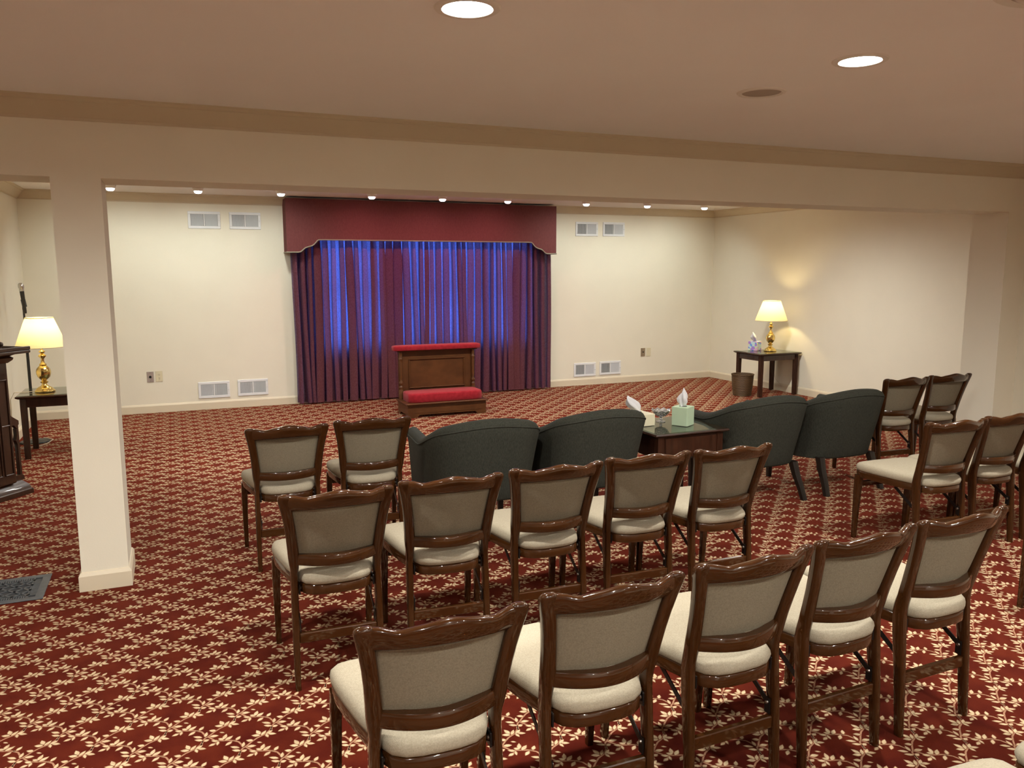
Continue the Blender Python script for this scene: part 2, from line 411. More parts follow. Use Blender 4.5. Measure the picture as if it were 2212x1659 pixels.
T = 0.12
WX = [(1.70, 2.30), (2.35, 3.80), (3.85, 4.40)]; WZ = (0.655, 2.12)
bx = []
xs = [XL - T] + [v for w in WX for v in w] + [XR + T]
for i in range(0, len(xs), 2): bx.append((xs[i], xs[i + 1], D, D + T, 0, ZK))
for w in WX: bx += [(w[0], w[1], D, D + T, 0, WZ[0]), (w[0], w[1], D, D + T, WZ[1], ZK)]
plain('wall_back', M['wall'], bx)
plain('wall_right', M['wall'], [(XR, XR + T, B2, D, 0, ZK)])
plain('wall_left', M['wall'], [(XL - T, XL, 7.7, D, 0, ZK), (-1.95 - T, -1.95, B2, 7.7 - T, 0, ZK), (-1.95 - T, XL - T, 7.7 - T, 7.7, 0, ZK)])
plain('wall_front_right', M['wall'], [(XF, XF + T, YR, B1, 0, ZK)])
plain('wall_front_left', M['wall'], [(XLF - T, XLF, YR, B1, 0, ZK)])
plain('wall_rear', M['wall'], [(XLF - T, XF + T, YR - T, YR, 0, ZK)])
# dividing wall: beam, square column and the return at the right end
plain('wall_divider', M['wall'], [(-1.35, XJ, B1, B2, ZB, ZK), (CX0, CX1, B1, B2, 0, ZB),
                                 (XJ, XR + T, B1, B2, 0, ZK), (XLF - T, -1.35, B1, B2, 0, ZK)])
cm = MB(); cm.box(XLF - T, XF + T, YR - T, B1 + .01, ZF, ZF + .12, b=0); cm.box(-2.1, XR + T, B2 - .01, D + T, ZK, ZK + .12, b=0)
struct(cm.build('ceiling', M['ceiling'], smooth=0))

def moulding(name, m, path, prof, closed=False):
    """sweep a profile (outward, z) along a plan path; outward is to the left of travel"""
    mb = MB(); n = len(path); rings = []
    P = [Vector(p) for p in path]
    for i, p in enumerate(P):
        d0 = (P[i] - P[i - 1]).normalized() if (i > 0 or closed) else None
        d1 = (P[(i + 1) % n] - P[i]).normalized() if (i < n - 1 or closed) else None
        if d0 is None: d0 = d1
        if d1 is None: d1 = d0
        n0 = Vector((-d0.y, d0.x)); n1 = Vector((-d1.y, d1.x)); mm = (n0 + n1)
        mm = mm / (mm.dot(n0)) if mm.dot(n0) > 1e-6 else n0
        rings.append([(p.x + mm.x * o, p.y + mm.y * o, z) for o, z in prof])
    if closed: rings.append(rings[0])
    mb.loft(rings, closed=True, cap=not closed)
    return struct(mb.build(name, m, smooth=25))
def crown(z, h=0.098, p=0.088):
    return [(0, z - h), (.010, z - h), (.012, z - h + .012), (.020, z - h + .018), (.030, z - h + .03), (.048, z - h + .048), (.062, z - .034), (.068, z - .022), (.078, z - .020), (p, z - .010), (p, z), (0, z)]
BASE = [(0, 0), (.014, 0), (.014, .078), (.010, .086), (.006, .094), (0, .098)]
moulding('trim_1', M['trim'], [(XLF, B1), (XF, B1)][::-1], crown(ZF))
moulding('trim_2', M['trim'], [(XR, B2), (XR, D), (XL, D), (XL, 7.7)], crown(ZK))
moulding('baseboard_back', M['basetrim'], [(XR, B2), (XR, D), (XL, D), (XL, 7.7)], BASE)
moulding('baseboard_column', M['basetrim'], [(CX0, B1), (CX0, B2), (CX1, B2), (CX1, B1)], BASE, closed=True)
moulding('baseboard_front_right', M['basetrim'], [(XF, YR), (XF, B1), (XJ, B1), (XJ, B2)], BASE)

for k, (x0, x1) in enumerate(WX):
    fr = MB(); z0, z1 = WZ; t = .025
    fr.box(x0, x1, D + .03, D + .08, z0, z0 + t); fr.box(x0, x1, D + .03, D + .08, z1 - t, z1)
    fr.box(x0, x0 + t, D + .03, D + .08, z0 + t, z1 - t); fr.box(x1 - t, x1, D + .03, D + .08, z0 + t, z1 - t)
    fr.box(x0 + t, x1 - t, D + .04, D + .07, (z0 + z1) / 2 - .02, (z0 + z1) / 2 + .02)
    fo = struct(fr.build('window_%d' % (k + 1), M['white'], smooth=0))
    pn = MB().box(x0 + t, x1 - t, D + .052, D + .056, z0 + t, z1 - t, b=0).build('pane', M['glass'], fo, smooth=0)
    pl = bpy.data.lights.new('window_portal', 'AREA'); pl.shape = 'RECTANGLE'; pl.size = x1 - x0; pl.size_y = z1 - z0; pl.cycles.is_portal = True
    po = bpy.data.objects.new('window_portal', pl); COL.objects.link(po); po.location = ((x0 + x1) / 2, D + .115, (z0 + z1) / 2); po.rotation_euler = (-PI / 2, 0, 0)

# ------------------------------------------------------------------ curtain and valance
def make_curtain():
    t = thing('curtain', 'wide pleated sheer burgundy curtain glowing blue, hanging behind the wooden kneeler', 'curtain', (3.0, D - .10, 0))
    rnd = random.Random(3)
    x0, x1 = 1.325 - 3.0, 4.70 - 3.0
    n_p = 37; per = 22
    ks = []
    for i in range(n_p + 1):
        ks.append((rnd.uniform(.68, 1.35), rnd.uniform(.2, 1.05), rnd.uniform(-.5, .5), rnd.uniform(.75, 1.25)))
    widths = [k[0] for k in ks[:n_p]]; tot = sum(widths); edges = [x0]
    for w in widths: edges.append(edges[-1] + (x1 - x0) * w / tot)
    zs = [0.02, .12, .3, .55, .8, 1.05, 1.3, 1.55, 1.75, 1.9, 2.0, 2.06, 2.12]
    rows = []
    for zi, z in enumerate(zs):
        top = max(0, min(1, (z - 1.75) / .35)); row = []
        for i in range(n_p):
            xa, xb = edges[i], edges[i + 1]; w = xb - xa; _, ov, ph, am = ks[i]; _, ov2, ph2, am2 = ks[i + 1]
            for q in range(per):
                f = q / per; th = 2 * PI * f
                o = (ov * (1 - f) + ov2 * f); amp = .043 * (am * (1 - f) + am2 * f)
                o *= (1 - .5 * top); sway = .012 * math.sin(z * 2.1 + i * 1.7) * (1 - z / 2.3) + .02 * (1 - z / 2.1) * math.sin(i * .9 + 1.0)
                x = xa + w * f + o * w * .41 * math.sin(2 * th + ph * .6) + sway
                y = amp * math.cos(th + .35 * ph) * (.85 + .25 * (1 - top)) + .008 * math.sin(3 * th + i) - .012 * (1 - z / 2.1)
                row.append((x, y, z))
        row.append((x1, 0, z)); rows.append(row)
    mb = MB(); mb.loft(rows, closed=False, cap=False)
    mb.build('drape', M['curtain'], t, smooth=180)
    rod = MB().tube([(x0 - .01, 0, 2.135), (x1 + .01, 0, 2.135)], .012, 10); rod.build('rod', M['black'], t)
    for xx in (x0 + .05, 0.0, x1 - .05):
        MB().box(xx - .012, xx + .012, 0.0, .10, 2.12, 2.15).build('bracket', M['black'], t)
make_curtain()

def make_valance():
    y0 = D - .27
    t = thing('valance', 'upholstered burgundy box valance with scalloped lower edge above the curtain', 'valance', (2.97, D, 0))
    X0, X1 = 1.262 - 2.97, 4.705 - 2.97; zt, z_lo, z_hi = 2.425, 1.812, 1.957
    def scallop(sgn):          # from outer corner inwards: (distance from end, z)
        pts = [(0, z_lo), (.125, z_lo), (.145, z_lo + .003), (.165, z_lo + .014), (.185, z_lo + .032), (.205, z_lo + .050), (.222, z_lo + .057), (.25, z_lo + .064), (.28, z_lo + .073), (.305, z_lo + .088), (.325, z_lo + .108), (.345, z_lo + .132), (.36, z_lo + .143), (.39, z_hi)]
        return pts
    pl = [(X0 + d, z) for d, z in scallop(1)]; pr = [(X1 - d, z) for d, z in scallop(1)][::-1]
    edge = pl + pr
    yf = y0 - D
    mb = MB()
    n = len(edge); vs = []; fs = []
    for (x, z) in edge: vs += [(x, yf, z), (x, yf, zt), (x, yf + .022, z), (x, yf + .022, zt)]
    for i in range(n - 1):
        a, b = 4 * i, 4 * (i + 1)
        fs += [(a, b, b + 1, a + 1), (a + 2, a + 3, b + 3, b + 2), (a, a + 2, b + 2, b), (a + 1, b + 1, b + 3, a + 3)]
    fs += [(0, 1, 3, 2), (4 * (n - 1), 4 * (n - 1) + 2, 4 * (n - 1) + 3, 4 * (n - 1) + 1)]
    mb.add(vs, fs)
    mb.build('face_board', M['valance'], t, smooth=20)
    for sx, xx in ((1, X0), (-1, X1)):
        MB().box(min(xx, xx + sx * .02), max(xx, xx + sx * .02), yf + .022, -.003, z_lo, zt, b=.004).build('side_return', M['valance'], t)
    MB().box(X0 + .02, X1 - .02, yf + .022, -.003, zt - .012, zt, b=.002).build('top_board', M['valance'], t)
    cordp = [(X0, -.01, z_lo)] + [(x, yf - .004, z) for x, z in edge] + [(X1, -.01, z_lo)]
    MB().tube(cordp, .0075, 8).build('piping', M['piping'], t)['label'] = 'grey green corded edge'
make_valance()

# ------------------------------------------------------------------ folding chair
def stile_y(z): return interp([(0, 0), (.2, .012), (.42, .032), (.47, .028), (.50, .018), (.54, .008), (.62, -.014), (.70, -.036), (.76, -.053), (.80, -.066)], z)
def make_chair():
    t = thing('folding_chair', '', 'chair', (0, 0, 0), 0, 'wooden folding chairs set out in rows')
    outline = [(0, -.036), (.05, -.034), (.09, -.026), (.122, -.004), (.140, .035), (.153, .09), (.174, .17), (.193, .27), (.205, .35), (.210, .40), (.206, .432), (.191, .450), (.16, .459), (.08, .464), (0, .466)]
    full = outline + [(-x, y) for x, y in outline[::-1][1:-1]]
    cx, cy = 0.0, .235
    def ring(sc, z, off=0.0): return [(cx + (x - cx) * sc, cy + (y - cy) * sc, z) for x, y in full]
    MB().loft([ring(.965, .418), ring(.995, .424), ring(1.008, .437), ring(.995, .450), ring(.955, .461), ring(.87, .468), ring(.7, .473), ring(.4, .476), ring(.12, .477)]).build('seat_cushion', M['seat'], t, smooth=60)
    MB().loft([ring(.94, .378), ring(.985, .381), ring(.99, .388), ring(.99, .414), ring(.975, .419)]).build('seat_frame', M['wood'], t, smooth=60)
    # back uprights running down into the rear legs
    lv = [(0, .163, .0108, .0150), (.1, .1625, .0120, .0165), (.22, .1615, .0130, .0190), (.36, .160, .0136, .0225), (.43, .1585, .0138, .0235), (.462, .1575, .0142, .0230), (.482, .1575, .0160, .0215), (.502, .1585, .0188, .0195), (.53, .160, .0205, .0180),
          (.56, .162, .0207, .0170), (.62, .168, .0200, .0165), (.67, .1745, .0200, .0163), (.72, .1825, .0210, .0162), (.755, .1890, .0228, .0160), (.775, .1915, .0238, .0155), (.784, .1915, .0225, .0142), (.790, .1900, .0185, .0115), (.7935, .188, .010, .006)]
    for sx in (-1, 1):
        rs = [rrect(sx * x, stile_y(z), z, hx, hy, 16, 4.5) for z, x, hx, hy in lv]
        MB().loft(rs).build('rear_leg', M['woodz'], t, smooth=50)
    # top rail, serpentine crest bowed to the back
    n = 28; rs = []
    for i in range(n + 1):
        x = -.190 + .380 * i / n; u = min(1.0, abs(x) / .172); ax = abs(x); en = max(0, (ax - .176) / .014)
        zt = .7865 + .0190 * math.exp(-(x / .066) ** 2) - .0062 * math.exp(-((ax - .116) / .020) ** 2) + .003 * math.exp(-((ax - .165) / .02) ** 2) - .004 * en * en
        zb = .724 + .010 * (1 - u * u); bow = -.048 * (1 - u * u)
        th = .0165 - .0035 * en; pr = []
        for k in range(14):
            a = 2 * PI * (k + .5) / 14; c, s_ = math.cos(a), math.sin(a); q = (abs(c) ** 3.2 + abs(s_) ** 3.2) ** (-1 / 3.2)
            zz = (zt + zb) / 2 + (zt - zb) / 2 * s_ * q
            pr.append((x, stile_y(zz) + bow + th * c * q, zz))
        rs.append(pr)
    MB().loft(rs).build('top_rail', M['wood'], t, smooth=60)
    rs = []
    for i in range(17):
        x = -.152 + .304 * i / 16; u = x / .152; bow = -.056 * (1 - u * u); zc = .520; hz = .0215; hy = .0155
        yc = stile_y(zc) + bow + .002
        rs.append([(x, yc + hy * a, zc + hz * b - .15 * hy * a * 0) for a, b in ((-1, -.8), (-.8, -1), (.8, -1), (1, -.8), (1, .8), (.8, 1), (-.8, 1), (-1, .8))])
    MB().loft(rs).build('lower_rail', M['wood'], t, smooth=50)
    # upholstered panel
    nx, nz = 16, 8
    def pan(side):
        g = []
        for j in range(nz + 1):
            f = j / nz; z = .536 + (.741 - .536) * f; row = []
            hw = .146 + .025 * f
            for i in range(nx + 1):
                u = -1 + 2 * i / nx; e = (1 - u ** 8) * (1 - (2 * f - 1) ** 8)
                y = stile_y(z) + .008 - .032 * (1 - u * u) + (.010 + .012 * e ** .5 if side > 0 else -.004 - .003 * e ** .5)
                row.append((u * hw, y, z))
            g.append(row)
        return g
    A, B = pan(1), pan(-1); mb = MB()
    mb.loft(A, closed=False, cap=False); mb.loft(B, closed=False, cap=False)
    bl = lambda g: g[0] + [r[-1] for r in g[1:]] + g[-1][::-1][1:] + [r[0] for r in g[::-1][1:-1]]
    mb.loft([bl(A), bl(B)], cap=False)
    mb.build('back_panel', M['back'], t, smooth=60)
    # front legs
    for sx in (-1, 1):
        rs = [rrect(sx * x, y, z, hx, hy, 12, 6) for z, x, y, hx, hy in ((0, .196, .436, .0115, .0125), (.15, .197, .430, .014, .0155), (.30, .1965, .424, .017, .019), (.375, .194, .421, .0185, .021), (.392, .193, .420, .0185, .021))]
        MB().loft(rs).build('front_leg', M['woodz'], t, smooth=50)
    MB().box(-.150, .150, .004, .024, .182, .222, b=.003).build('rear_stretcher', M['wood'], t)
    MB().box(-.182, .182, .414, .432, .320, .352, b=.003).build('front_stretcher', M['wood'], t)
    for sx in (-1, 1):
        xb = sx * .1435
        p0, p1 = Vector((xb, .195, .372)), Vector((xb, .022, .262)); d = (p1 - p0).normalized(); nn = Vector((0, -d.z, d.y))
        pts = [p0 + nn * .009, p1 + nn * .009, p1 - nn * .009, p0 - nn * .009]
        mb = MB(); h = .0018
        mb.add([(xb - h, p.y, p.z) for p in pts] + [(xb + h, p.y, p.z) for p in pts], [(0, 1, 2, 3), (7, 6, 5, 4)] + [(i, i + 4, (i + 1) % 4 + 4, (i + 1) % 4) for i in range(4)])
        mb.box(xb - .002, xb + .002, .012, .034, .226, .276, b=0)
        br = mb.build('folding_brace', M['metal'], t)
        MB().lathe([(.0001, -.003), (.006, -.003), (.0065, 0), (.005, .004), (.0001, .005)], 10).build('rivet', M['rivet'], br)
        rv = br.children[0]; rv.location = (sx * .1405, .022, .262); rv.rotation_euler = (0, -sx * PI / 2, 0)
        hg = MB().box(sx * .1415 - .003, sx * .1415 + .003, .012, .062, .375, .415, b=.001).build('hinge', M['metal'], t)
        rv2 = MB().lathe([(.0001, -.003), (.007, -.003), (.0075, 0), (.005, .004), (.0001, .005)], 10).build('rivet', M['rivet'], hg)
        rv2.location = (sx * .1385, .026, .398); rv2.rotation_euler = (0, -sx * PI / 2, 0)
    return t
CH = [
 ('A1', .523, 4.340, 0.0, 'wooden folding chair with beige seat left of the green armchairs, outer of its pair'),
 ('A2', .990, 4.376, -3.8, 'wooden folding chair with beige seat directly beside the leftmost green armchair'),
 ('B1', .530, 2.992, -1.7, 'leftmost beige and wood folding chair in the row right behind the armchairs'),
 ('B2', .988, 3.009, -4.0, 'second chair from the left in the row of five behind the armchairs'),
 ('B3', 1.454, 3.017, -1.8, 'middle chair of the row of five right behind the armchairs'),
 ('B4', 1.915, 3.032, -2.5, 'folding chair just in front of the glass topped table, fourth in its row of five'),
 ('B5', 2.358, 3.011, -1.1, 'last chair on the right in the row of five behind the armchairs, beside the aisle'),
 ('C1', .556, 1.792, -2.0, 'nearest folding chair, large in the foreground, leftmost of the front row'),
 ('C2', 1.027, 1.806, -0.5, 'second chair from the left in the nearest foreground row of five'),
 ('C3', 1.504, 1.828, 1.5, 'middle chair of the five in the nearest foreground row'),
 ('C4', 1.953, 1.851, 2.0, 'fourth chair from the left in the nearest foreground row, between two others'),
 ('C5', 2.400, 1.868, 1.5, 'rightmost chair of the nearest foreground row, both rear legs standing on open carpet'),
 ('R2a', 3.876, 3.055, -4.1, 'folding chair across the aisle, left end of the right block, whole seat showing'),
 ('R2b', 4.330, 3.075, 0.0, 'folding chair second in the right block row across the aisle, near the frame edge'),
 ('R2c', 4.770, 3.080, 0.0, 'folding chair cut off by the right edge of the photo, third in its row'),
 ('R1a', 5.069, 4.421, -3.7, 'folding chair immediately right of the rightmost green armchair, far right block'),
 ('R1b', 5.545, 4.436, -3.4, 'farthest right folding chair against the cream wall return, outer of its pair'),
 ('R3a', 3.850, 1.985, 0.0, 'folding chair at the right edge with only a front leg in the photo'),
 ('D1', 1.535, .732, 0.0, 'folding chair at the bottom edge with only its beige seat front showing'),
 ('D2', 2.020, .742, 0.0, 'folding chair in the bottom right corner, a sliver of seat showing'),
]
chair0 = make_chair()
for i, (k, x, y, a, lab) in enumerate(CH):
    if i == 0:
        chair0.location = (x, y, 0); chair0.rotation_euler = (0, 0, math.radians(a)); chair0['label'] = lab
    else: dup(chair0, (x, y, 0), math.radians(a), lab)

# ------------------------------------------------------------------ armchairs
def make_armchair():
    t = thing('armchair', '', 'armchair', (0, 0, 0), 0, 'green tub armchairs beside the glass topped table')
    # plan of the outer top edge, left front round the back to right front
    path = []
    a, b, yf = .360, .36, .39
    for i in range(7): path.append((-a + .012 * (1 - i / 7), yf - (yf - 0.02) * i / 7))
    for i in range(31):
        th = PI + PI * i / 30; c, s_ = math.cos(th), math.sin(th); p = 3.1
        q = (abs(c) ** p + abs(s_) ** p) ** (-1 / p); path.append((a * c * q, .02 + b * s_ * q))
    for i in range(6, -1, -1): path.append((a - .012 * (1 - i / 7), yf - (yf - 0.02) * i / 7))
    n = len(path); P = [Vector(p) for p in path]; rings = []; pipe = []
    for i, p in enumerate(P):
        d = (P[min(i + 1, n - 1)] - P[max(i - 1, 0)]).normalized(); nrm = Vector((d.y, -d.x))
        f = max(0, min(1, (.08 - p.y) / .36)); f = f * f * (3 - 2 * f)
        h = .605 + .085 * f + .066 * max(0, min(1, (-.02 - p.y) / .2)) * (1 - (p.x / a) ** 2) ** .8 if abs(p.x) < a else .605 + .085 * f
        back = max(0, min(1, (-p.y) / .3))
        tp = .026 + .078 * back
        sec = [(-tp, .245), (-tp * .72, .36), (-tp * .36, .50), (-.010, h - .10), (0, h - .055), (-.003, h - .030), (-.016, h - .010), (-.040, h), (-.064, h - .008), (-.080, h - .028), (-.086, h - .07), (-.088, .40), (-.088, .26)]
        rings.append([(p.x + nrm.x * o, p.y + nrm.y * o, z) for o, z in sec])
        pipe.append((p.x + nrm.x * .0005, p.y + nrm.y * .0005, h - .043))
    MB().loft(rings).build('shell', M['green'], t, smooth=60)
    MB().tube(pipe, .0045, 6).build('piping', M['green'], t)
    MB().box(-.235, .235, -.17, .36, .25, .40, b=.012).build('seat_base', M['green'], t)
    cu = [[(x * k, .035 + y * k2, z) for x, y in [(-.222, -.25), (-.228, 0), (-.228, .26), (-.20, .30), (0, .31), (.20, .30), (.228, .26), (.228, 0), (.222, -.25), (.15, -.265), (0, -.27), (-.15, -.265)]] for k, k2, z in ((.96, .96, .40), (1, 1, .415), (1, 1, .46), (.95, .95, .49), (.7, .7, .502), (.2, .2, .505))]
    MB().loft(cu).build('seat_cushion', M['green'], t, smooth=60)
    for sx in (-1, 1):
        MB().loft([rrect(sx * .255, .300, z, h, h, 12, 6) for z, h in ((0, .016), (.12, .020), (.26, .025))]).build('leg', M['ebony'], t)
        MB().loft([rrect(sx * x, y, z, hx, hy, 12, 6) for z, x, y, hx, hy in ((0, .258, -.312, .020, .017), (.08, .252, -.282, .021, .020), (.17, .244, -.238, .023, .024), (.26, .238, -.208, .025, .028))]).build('leg', M['ebony'], t)
    return t
arm0 = make_armchair()
AC = [(1.675, 4.53, -3, 'leftmost dark green tub armchair, next to a folding chair'),
      (2.420, 4.535, 0, 'dark green tub armchair left of the glass topped table'),
      (3.748, 4.550, 0, 'dark green tub armchair right of the glass topped table'),
      (4.482, 4.560, 0, 'rightmost dark green tub armchair, seen with bare carpet under its legs')]
for i, (x, y, a, lab) in enumerate(AC):
    if i == 0: arm0.location = (x, y, 0); arm0.rotation_euler = (0, 0, math.radians(a)); arm0['label'] = lab
    else: dup(arm0, (x, y, 0), math.radians(a), lab)

# ------------------------------------------------------------------ end tables
def make_table(name, label, loc, w, d, h, apron, fluted, rotz=0.0, leg=.024, panel=False):
    t = thing(name, label, 'table', loc, rotz)
    hx, hy = w / 2, d / 2
    mb = MB(); tp = .024; zt = h - .006
    def ring(z, o): return [(sx * (hx + o), sy * (hy + o), z) for sx, sy in ((-1, -1), (1, -1), (1, 1), (-1, 1))]
    mb.loft([ring(zt - tp, -.022), ring(zt - tp + .010, -.004), ring(zt - .008, 0), ring(zt, -.004)])
    mb.build('tabletop', M['tablewood'], t, smooth=20)
    MB().box(-hx + .012, hx - .012, -hy + .012, hy - .012, zt + .0006, h, b=.0012).build('glass_top', M['glasstop'], t)['label'] = 'clear glass sheet'
    lx, ly = hx - .055, hy - .05
    a = MB(); z0, z1 = zt - tp - apron, zt - tp
    a.box(-lx, lx, -ly - leg * .7, -ly + leg * .4, z0, z1); a.box(-lx, lx, ly - leg * .4, ly + leg * .7, z0, z1)
    a.box(-lx - leg * .7, -lx + leg * .4, -ly, ly, z0, z1); a.box(lx - leg * .4, lx + leg * .7, -ly, ly, z0, z1)
    a.build('apron', M['tablewood'], t)
    if panel:
        dr = MB().box(-lx + leg + .01, lx - leg - .01, -ly - leg * .7 - .008, -ly - leg * .7, z0 + .012, z1 - .012, b=.003).build('drawer_front', M['tablewood'], t)
    for sx in (-1, 1):
        for sy in (-1, 1):
            l = MB(); cx, cy = sx * lx, sy * ly
            if fluted:
                sec = []
                m = 9
                for side in range(4):
                    for k in range(m):
                        f = -1 + 2 * k / m; e = leg - (.0035 if k % 2 == 1 and 0 < k < m else 0)
                        p = {0: (f * leg, -e), 1: (e, f * leg), 2: (-f * leg, e), 3: (-e, -f * leg)}[side]; sec.append(p)
                l.loft([[(cx + x * k, cy + y * k, z) for x, y in sec] for z, k in ((0, .88), (z0, 1.0), (z1, 1.0))])
            else: l.loft([rrect(cx, cy, z, leg * k, leg * k, 12, 7) for z, k in ((0, .92), (z0, 1.0), (z1, 1.0))])
            l.build('leg', M['tablewood'], t, smooth=30)
    return t
make_table('end_table', 'dark wood end table with glass top under the lamp near the right wall', (7.07, 8.255, 0), .66, .53, .555, .068, True)
make_table('end_table', 'dark wood end table with glass top behind the square column on the left', (-.935, 8.07, 0), .66, .55, .555, .075, True)
make_table('end_table', 'dark wood end table with glass top between the green armchairs', (3.10, 4.555, 0), .575, .53, .555, .150, False, panel=True)

# ------------------------------------------------------------------ table lamps
def make_lamp(label, loc):
    t = thing('table_lamp', label, 'lamp', loc, 0, 'brass lamps with cream shades')
    base = [(.0001, 0), (.078, 0), (.082, .006), (.080, .014), (.070, .020), (.066, .030), (.050, .042), (.034, .052), (.022, .062), (.020, .075), (.030, .082), (.033, .088), (.024, .095), (.019, .102)]
    MB().lathe(base, 36).build('base', M['brass'], t, smooth=50)
    # gadrooned body
    n = 40; prof = [(.019, .102), (.030, .112), (.045, .130), (.054, .155), (.056, .178), (.050, .202), (.038, .222), (.026, .234)]
    rs = [[(r * (1 + (.045 * math.cos(14 * 2 * PI * i / n) if .112 < z < .222 else 0)) * math.cos(2 * PI * i / n), r * (1 + (.045 * math.cos(14 * 2 * PI * i / n) if .112 < z < .222 else 0)) * math.sin(2 * PI * i / n), z) for i in range(n)] for r, z in prof]
    MB().loft(rs).build('body', M['brass'], t, smooth=60)
    neck = [(.026, .234), (.030, .238), (.028, .245), (.018, .252), (.014, .268), (.012, .288), (.020, .300), (.031, .312), (.031, .320), (.018, .330), (.012, .338), (.024, .348), (.026, .354), (.014, .362), (.008, .368), (.007, .45), (.0001, .45)]
    MB().lathe(neck, 30).build('neck', M['brass'], t, smooth=50)
    zb, zt = .395, .648; rb, rt = .202, .108
    sh = MB(); ns = 48; rs = []
    for r, z in ((rb, zb), (rb - .003, zb + .006), (rt, zt - .006), (rt, zt), (rt - .002, zt), (rt - .002, zt - .006), (rb - .0055, zb + .006), (rb - .002, zb), (rb, zb)):
        rs.append([(r * math.cos(2 * PI * i / ns), r * math.sin(2 * PI * i / ns), z) for i in range(ns)])
    # thin single sheet for even translucency
    sheet = [[(r * math.cos(2 * PI * i / ns), r * math.sin(2 * PI * i / ns), z) for i in range(ns)] for r, z in ((rb, zb), (rb - (rb - rt) * .33, zb + (zt - zb) * .33), (rb - (rb - rt) * .66, zb + (zt - zb) * .66), (rt, zt))]
    MB().loft(sheet, cap=False).build('lamp_shade', M['shade'], t, smooth=60)
    tr = MB()
    for r, z in ((rb, zb), (rt, zt)):
        tr.tube([(r * math.cos(2 * PI * i / 48), r * math.sin(2 * PI * i / 48), z) for i in range(49)], .0035, 6)
    tr.build('shade_rim', M['shade'], t)
    sp = MB()
    for k in range(3):
        a = 2 * PI * k / 3; sp.tube([(0.01 * math.cos(a), .01 * math.sin(a), zt - .03), (rt * math.cos(a), rt * math.sin(a), zt - .005)], .0018, 6)
    sp.tube([(.045, 0, .45), (.05, 0, .52), (.03, 0, .60), (0, 0, zt - .03)], .002, 6); sp.tube([(-.045, 0, .45), (-.05, 0, .52), (-.03, 0, .60), (0, 0, zt - .03)], .002, 6)
    sp.build('harp', M['brass'], t)
    bulb = MB().lathe([(.012, .45), (.014, .475), (.026, .505), (.030, .530), (.024, .553), (.012, .563), (.0001, .565)], 20).build('bulb', M['bulby'], t)
    l = bpy.data.lights.new('lamp_light', 'POINT'); l.energy = P_LAMP; l.color = C_LAMP; l.shadow_soft_size = .032
    lo = bpy.data.objects.new('lamp_light', l); COL.objects.link(lo); lo.parent = t; lo.location = (0, 0, .555)
    bulb.visible_shadow = True
    return t
LR = make_lamp('lit brass lamp with cream shade on the table near the right wall', (7.10, 8.24, .555))
LL = make_lamp('lit brass lamp with cream shade on the table partly behind the column', (-1.065, 8.02, .555))
for lp in (LR, LL):
    for ch in lp.children:
        if ch.name.startswith('bulb'): lp_b = ch; lp_b.visible_shadow = False
MB().tube([(.07, .02, .012), (.12, .10, .006), (.20, .24, .006), (.245, .30, -.02), (.27, .28, -.20), (.285, .20, -.40), (.29, .12, -.46), (.285, .06, -.49), (.27, .10, -.535), (.24, .20, -.548), (.26, .26, -.545)], .003, 6).build('power_cord', M['cord'], LR)
MB().tube([(-.06, -.02, .012), (-.15, -.01, .006), (-.235, 0, .004), (-.27, .02, -.06), (-.28, .05, -.25), (-.30, .10, -.42), (-.29, .16, -.53), (-.22, .30, -.549), (-.16, .36, -.549), (-.19, .45, -.549), (-.28, .50, -.549)], .003, 6).build('power_cord', M['cord'], LL)

# ------------------------------------------------------------------ tissue boxes, dish, basket
def tissue(parent, z, s=1.0, lean=(0, 0)):
    mb = MB(); rs = []
    for k, (r, zz) in enumerate(((.014, -.004), (.022, .012), (.034, .030), (.036, .048), (.026, .066), (.012, .082), (.003, .090))):
        rs.append([(lean[0] * zz * 4 + s * r * (1 + .38 * math.sin(3 * a + k * .5) + .16 * math.sin(7 * a)) * math.cos(a), lean[1] * zz * 4 + s * .62 * r * (1 + .38 * math.sin(3 * a + k * .5)) * math.sin(a), z + s * zz * (1 + .12 * math.sin(2 * a + 1))) for a in [2 * PI * i / 24 for i in range(24)]])
    mb.loft(rs); return mb.build('tissue', M['tissue'], parent, smooth=70)
def tissue_box(label, loc, w, d, h, m, rotz, lean=(0, 0), s=1.0):
    t = thing('tissue_box', label, 'tissue box', loc, math.radians(rotz))
    MB().box(-w / 2, w / 2, -d / 2, d / 2, 0, h, b=.0025).build('box', m, t)
    MB().lathe([(.0001, h), (.026, h), (.026, h + .0006), (.0001, h + .0006)], 20).build('slot_shade', M['void'], t)  # dark disc, shade inside the slot put into its colour
    tissue(t, h, s * 1.25, lean)
    return t
tissue_box('mint green cube tissue box at the front of the table between the armchairs', (3.158, 4.500, .556), .113, .113, .128, M['mint'], 30)
tissue_box('flat cream tissue box partly hidden by the armchair left of the table', (2.905, 4.665, .556), .115, .235, .080, M['creamcard'], 4, lean=(-.25, .0), s=.95)
tissue_box('blue and purple floral tissue box beside the lamp near the right wall', (6.985, 8.40, .556), .125, .125, .120, M['floral'], 25, lean=(-.2, 0))

